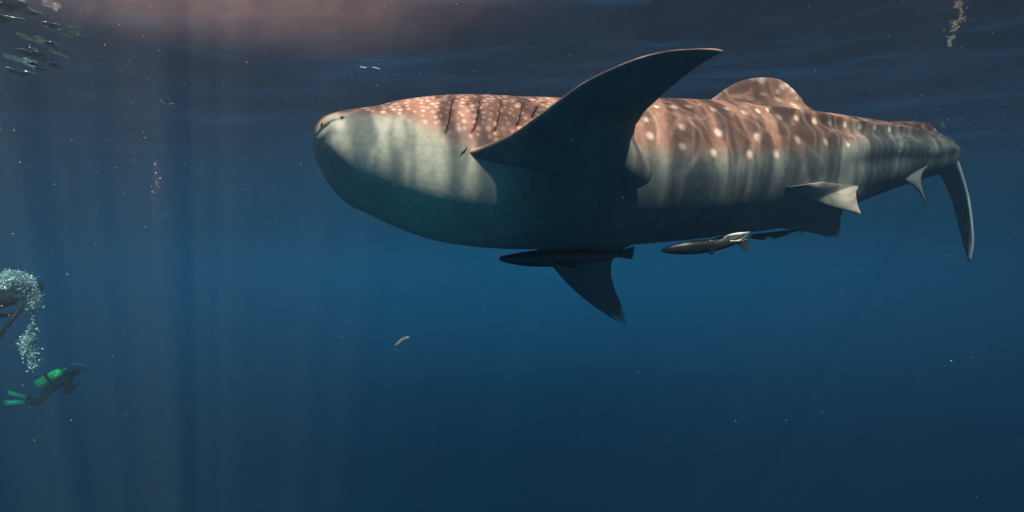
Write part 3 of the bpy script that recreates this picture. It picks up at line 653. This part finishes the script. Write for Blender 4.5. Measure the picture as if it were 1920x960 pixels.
spec1 = dict(arm_l=[(.48, .2, .0), (.32, .25, -.16), (.26, .23, -.24), (.42, .10, -.28), (.48, .04, -.28)], arm_r=[(.48, -.2, .0), (.30, -.26, -.15), (.24, -.24, -.24), (.38, -.1, -.30), (.44, -.04, -.31)],
             leg_l=[(-0.101, .11, -.04), (-0.286, .13, -.22), (-0.370, .13, -.22), (-0.504, .12, .02), (-0.571, .12, .13)], leg_r=[(-0.101, -.11, -.04), (-0.302, -.13, -.14), (-0.395, -.13, -.13), (-0.554, -.12, .04), (-0.647, -.12, .11)])
# diver with the green tank: tank centre at about (103, 708)
diver(P(93, 729, 17.5), (R(14), R(-30), R(34)), 'diver in black swimming right with a bright green tank and green fins', M_green, M_fing, spec1)
spec2 = dict(arm_l=[(.48, .2, .0), (.34, .30, -.1), (.24, .3, -.2), (.42, .24, -.3), (.50, .2, -.3)], arm_r=[(.48, -.2, .0), (.32, -.34, -.08), (.18, -.42, -.14), (.0, -.46, -.24), (-.06, -.47, -.28)],
             leg_l=[(-.12, .11, -.02), (-.42, .15, .0), (-.55, .15, .0), (-.85, .14, .08), (-1.02, .13, .14)], leg_r=[(-.12, -.11, -.02), (-.42, -.15, -.2), (-.55, -.15, -.26), (-.78, -.13, -.12), (-.95, -.12, -.02)])
diver(P(-36, 576, 9.6), (R(0), R(-16), R(72)), 'dark diver at the left edge, half hidden behind a plume of white bubbles', M_strap, M_yel, spec2, False)

# ------------------------------------------------------------------ bubbles
def ico(sub=1):
    b = bmesh.new(); bmesh.ops.create_icosphere(b, subdivisions=sub, radius=1)
    v = np.array([x.co[:] for x in b.verts]); f = np.array([[q_.index for q_ in x.verts] for x in b.faces]); b.free(); return v, f
IV, IF = ico(1); IV2, IF2 = ico(2)
def scatter(name, pts, rad, m, squash=None, hi=False, jitter=.0, **tags):
    iv, if_ = (IV2, IF2) if hi else (IV, IF)
    n = len(pts); sc_ = np.repeat(np.asarray(rad)[:, None], 3, 1)
    if squash is not None: sc_ = sc_ * squash
    v = iv[None] * (1 + jitter * rng.normal(size=(n, len(iv), 1))) * sc_[:, None] + pts[:, None]
    base = pts.mean(0)
    o = link(name, mesh_np(name, (v - base).reshape(-1, 3), [(if_[None] + (np.arange(n) * len(iv))[:, None, None]).reshape(-1, 3)]), m); o.location = base
    tag(o, **tags); return o
m = mat('air_bubble'); t = m.node_tree
g1 = N(t, 'ShaderNodeBsdfDiffuse'); g1.inputs[0].default_value = (.9, .95, .95, 1)
g2 = N(t, 'ShaderNodeBsdfGlossy'); g2.inputs['Roughness'].default_value = .12; g3 = N(t, 'ShaderNodeBsdfTransparent'); g4 = N(t, 'ShaderNodeBsdfTranslucent'); g4.inputs[0].default_value = (.8, .9, .9, 1)
x1 = N(t, 'ShaderNodeMixShader'); x1.inputs[0].default_value = .35; t.links.new(g1.outputs[0], x1.inputs[1]); t.links.new(g2.outputs[0], x1.inputs[2])
x3 = N(t, 'ShaderNodeMixShader'); x3.inputs[0].default_value = .4; t.links.new(x1.outputs[0], x3.inputs[1]); t.links.new(g4.outputs[0], x3.inputs[2])
x2 = N(t, 'ShaderNodeMixShader'); x2.inputs[0].default_value = .12; t.links.new(x3.outputs[0], x2.inputs[1]); t.links.new(g3.outputs[0], x2.inputs[2])
o = N(t, 'ShaderNodeOutputMaterial'); t.links.new(x2.outputs[0], o.inputs[0]); M_bub = m
def plume(name, path, dens, rr, m_, label, cat, seed):
    """path rows: u, v, d, spread px; bubbles gathered round it"""
    r_ = np.random.default_rng(seed); a = cr_spline(path, 60); pts, rad = [], []
    for i in range(60):
        for _ in range(int(dens[0] + (dens[1] - dens[0]) * i / 59)):
            u, v, d, s_ = a[i] + np.append(r_.normal(size=3) * [a[i, 3] * .42, 5, .10], 0)
            pts.append((u, v, d)); rad.append(rr * r_.lognormal(0, .55))
    p3_ = P(*np.array(pts).T)
    return scatter(name, p3_, np.minimum(rad, rr * 3.4), m_, squash=np.array([1, 1, .72]), label=label, cat=cat, kind='stuff')
plume('bubble_plume', [(60, 690, 8.6, 8), (57, 668, 8.6, 14), (50, 645, 8.6, 16), (58, 622, 8.6, 12), (62, 605, 8.6, 6), (56, 585, 8.6, 9), (60, 566, 8.5, 16), (50, 548, 8.5, 22), (42, 530, 8.4, 26), (26, 520, 8.4, 30), (14, 522, 8.4, 26), (4, 535, 8.4, 22)],
      (110, 520), .0068, M_bub, 'plume of white exhaust bubbles rising over the diver at the left edge', 'bubbles', 1)
plume('bubble_trail', [(291, 420, 6.5, 16), (292, 380, 6.5, 14), (294, 345, 6.5, 12), (296, 318, 6.5, 10), (290, 308, 6.5, 9)], (1, 3), .0022, M_bub, 'thin trail of tiny bubbles rising alone left of the shark', 'bubbles', 2)
plume('bubble_trail', [(1690, 228, 6.2, 8), (1720, 226, 6.2, 10), (1750, 232, 6.2, 8), (1790, 228, 6.3, 16), (1812, 238, 6.3, 12)], (1, 3), .0025, M_bub, 'sparse little bubbles trailing over the tail stem', 'bubbles', 3)

# flat pale shapes added under the surface imitate the reflections at the upper left
def reflection_patch(u, v, w_, l_, seed, label):
    ray = P(u, v, 1.0) - CAM; tt_ = (HC - .06) / ray[2]; c0 = CAM + ray * tt_
    r_ = np.random.default_rng(seed); n = 26; k = 9
    b = bmesh.new(); rings = []
    for i in range(k):
        q_ = i / (k - 1); ring = []
        for a in range(n):
            th = 2 * math.pi * a / n; rr = (1 + .34 * math.sin(3 * th + seed) + .14 * math.sin(5 * th + 2 * seed) + .07 * math.sin(9 * th + seed)) * (1 - q_)
            ring.append(b.verts.new((w_ * rr * math.cos(th), l_ * rr * math.sin(th), -.014 * math.sin(q_ * math.pi / 2) ** .6 + .004 * math.sin(7 * th + 5 * q_))))
        rings.append(ring)
    for i in range(k - 1):
        for a in range(n):
            try: b.faces.new((rings[i][a], rings[i][(a + 1) % n], rings[i + 1][(a + 1) % n], rings[i + 1][a]))
            except ValueError: pass
    me = bpy.data.meshes.new('reflection_patch'); b.to_mesh(me); b.free()
    for q_ in me.polygons: q_.use_smooth = True
    o = link('reflection_patch', me, M_refl); o.location = c0
    s = o.modifiers.new('solid', 'SOLIDIFY'); s.thickness = .01
    tag(o, label, 'bubble', 'pale reflection patches under the surface')
m = mat('pale_reflection'); t = m.node_tree
g1 = N(t, 'ShaderNodeBsdfDiffuse'); g1.inputs[0].default_value = (.20, .28, .29, 1); g2 = N(t, 'ShaderNodeBsdfGlossy'); g2.inputs['Roughness'].default_value = .22; g2.inputs[0].default_value = (.45, .5, .5, 1); g4 = N(t, 'ShaderNodeBsdfTranslucent'); g4.inputs[0].default_value = (.22, .32, .32, 1)
x3 = N(t, 'ShaderNodeMixShader'); x3.inputs[0].default_value = .5; t.links.new(g1.outputs[0], x3.inputs[1]); t.links.new(g4.outputs[0], x3.inputs[2])
nn = N(t, 'ShaderNodeTexNoise'); nn.inputs['Scale'].default_value = 7; tq = N(t, 'ShaderNodeTexCoord'); t.links.new(tq.outputs['Object'], nn.inputs['Vector'])
mq = N(t, 'ShaderNodeMapRange'); mq.inputs[1].default_value = .42; mq.inputs[2].default_value = .62; mq.inputs[3].default_value = .15; mq.inputs[4].default_value = .75; t.links.new(nn.outputs[0], mq.inputs[0])
x2 = N(t, 'ShaderNodeMixShader'); t.links.new(mq.outputs[0], x2.inputs[0]); t.links.new(x3.outputs[0], x2.inputs[1]); t.links.new(g2.outputs[0], x2.inputs[2])
o = N(t, 'ShaderNodeOutputMaterial'); t.links.new(x2.outputs[0], o.inputs[0]); M_refl = m
for i, (u, v, w_, l_, lb) in enumerate([(66, 101, .085, .16, 'largest pale reflection ring, just below the upper left ripples'), (61, 117, .022, .05, 'tiny bright reflection close under the largest ring'),
        (98, 46, .05, .07, 'small pale reflection, upper one of two above the ring'), (96, 80, .045, .05, 'thin pale reflection, lower one of two above the ring'),
        (45, 137, .09, .20, 'cloudy cluster of reflections, lowest of the upper left ones'), (105, 122, .04, .11, 'dim blurred reflection to the right of the largest ring'),
        (80, 128, .03, .05, 'small flat reflection between the ring and the dim blurred one'), (25, 10, .14, .16, 'long pale reflection patch at the very top left'), (10, 34, .10, .16, 'slanting pale reflection streak at the left edge below the top patch')]):
    reflection_patch(u, v, w_, l_, i * 3 + 2, lb)

# ------------------------------------------------------------------ drifting matter
def snow_mat(name, col):
    m = mat(name); t = m.node_tree; a = N(t, 'ShaderNodeBsdfDiffuse'); a.inputs[0].default_value = (*col, 1); b = N(t, 'ShaderNodeBsdfTranslucent'); b.inputs[0].default_value = (*col, 1)
    x = N(t, 'ShaderNodeMixShader'); x.inputs[0].default_value = .5; t.links.new(a.outputs[0], x.inputs[1]); t.links.new(b.outputs[0], x.inputs[2])
    o = N(t, 'ShaderNodeOutputMaterial'); t.links.new(x.outputs[0], o.inputs[0]); return m
M_snow = snow_mat('marine_snow', (.85, .85, .8))
n = 1050
d = 1.0 + 5.5 * rng.uniform(0, 1, n) ** .8
u = rng.uniform(-60, 1980, n); v = 960 * rng.beta(1.0, 1.55, n)
px = .30 + .42 * rng.lognormal(0, .55, n)
scatter('marine_snow', P(u, v, d), np.minimum(px, 2.6) * .62 / F * d, M_snow, squash=rng.uniform(.5, 1.5, (n, 3)), jitter=.12, label='fine white specks drifting all through the water', cat='particles', kind='stuff')
# the scrap below the head
sc_p = cr_spline([(741, 647.5, 3.4), (746, 643.5, 3.4), (752, 638.5, 3.4), (758, 634.5, 3.39), (763, 633, 3.38), (767, 631.5, 3.38)], 30)
w_ = np.interp(np.linspace(0, 1, 30), [0, .15, .5, .72, .85, 1], [.8, 1.7, 2.6, 1.9, 2.0, 1.2]) * 1.1 / F * 3.4 * (1 + .12 * np.sin(np.arange(30) * 1.3))
v, fs = tube(P(*sc_p.T), w_, 10); b0 = v.mean(0)
tag(shape_obj('drifting_scrap', v - b0, fs, snow_mat('pale_flesh', (.95, .82, .74)), None), 'pale curled scrap drifting in open water below the shark head', 'debris').location = b0
for pp, lb in (([(675, 125.5, 3.2), (681, 126, 3.2), (687, 127, 3.2)], 'short white thread above the shark head, left one of a pair'), ([(699, 126, 3.2), (706, 127.5, 3.2), (712, 129.5, 3.2)], 'short white thread above the shark head, right one of a pair')):
    v, fs = tube(P(*cr_spline(pp, 12).T), .0014, 6); b0 = v.mean(0)
    o = shape_obj('thread', v - b0, fs, M_snow, None); o.location = b0; tag(o, lb, 'debris', 'white threads adrift')
n = 16; r_ = np.random.default_rng(8)
scatter('bubble_cluster', P(311 + r_.normal(0, 9, n), 195 + r_.normal(0, 4, n), 3 + r_.normal(0, .02, n)), .0016 * r_.lognormal(0, .3, n), M_snow, label='small loose cluster of glinting specks in the light rays', cat='bubbles', kind='stuff')
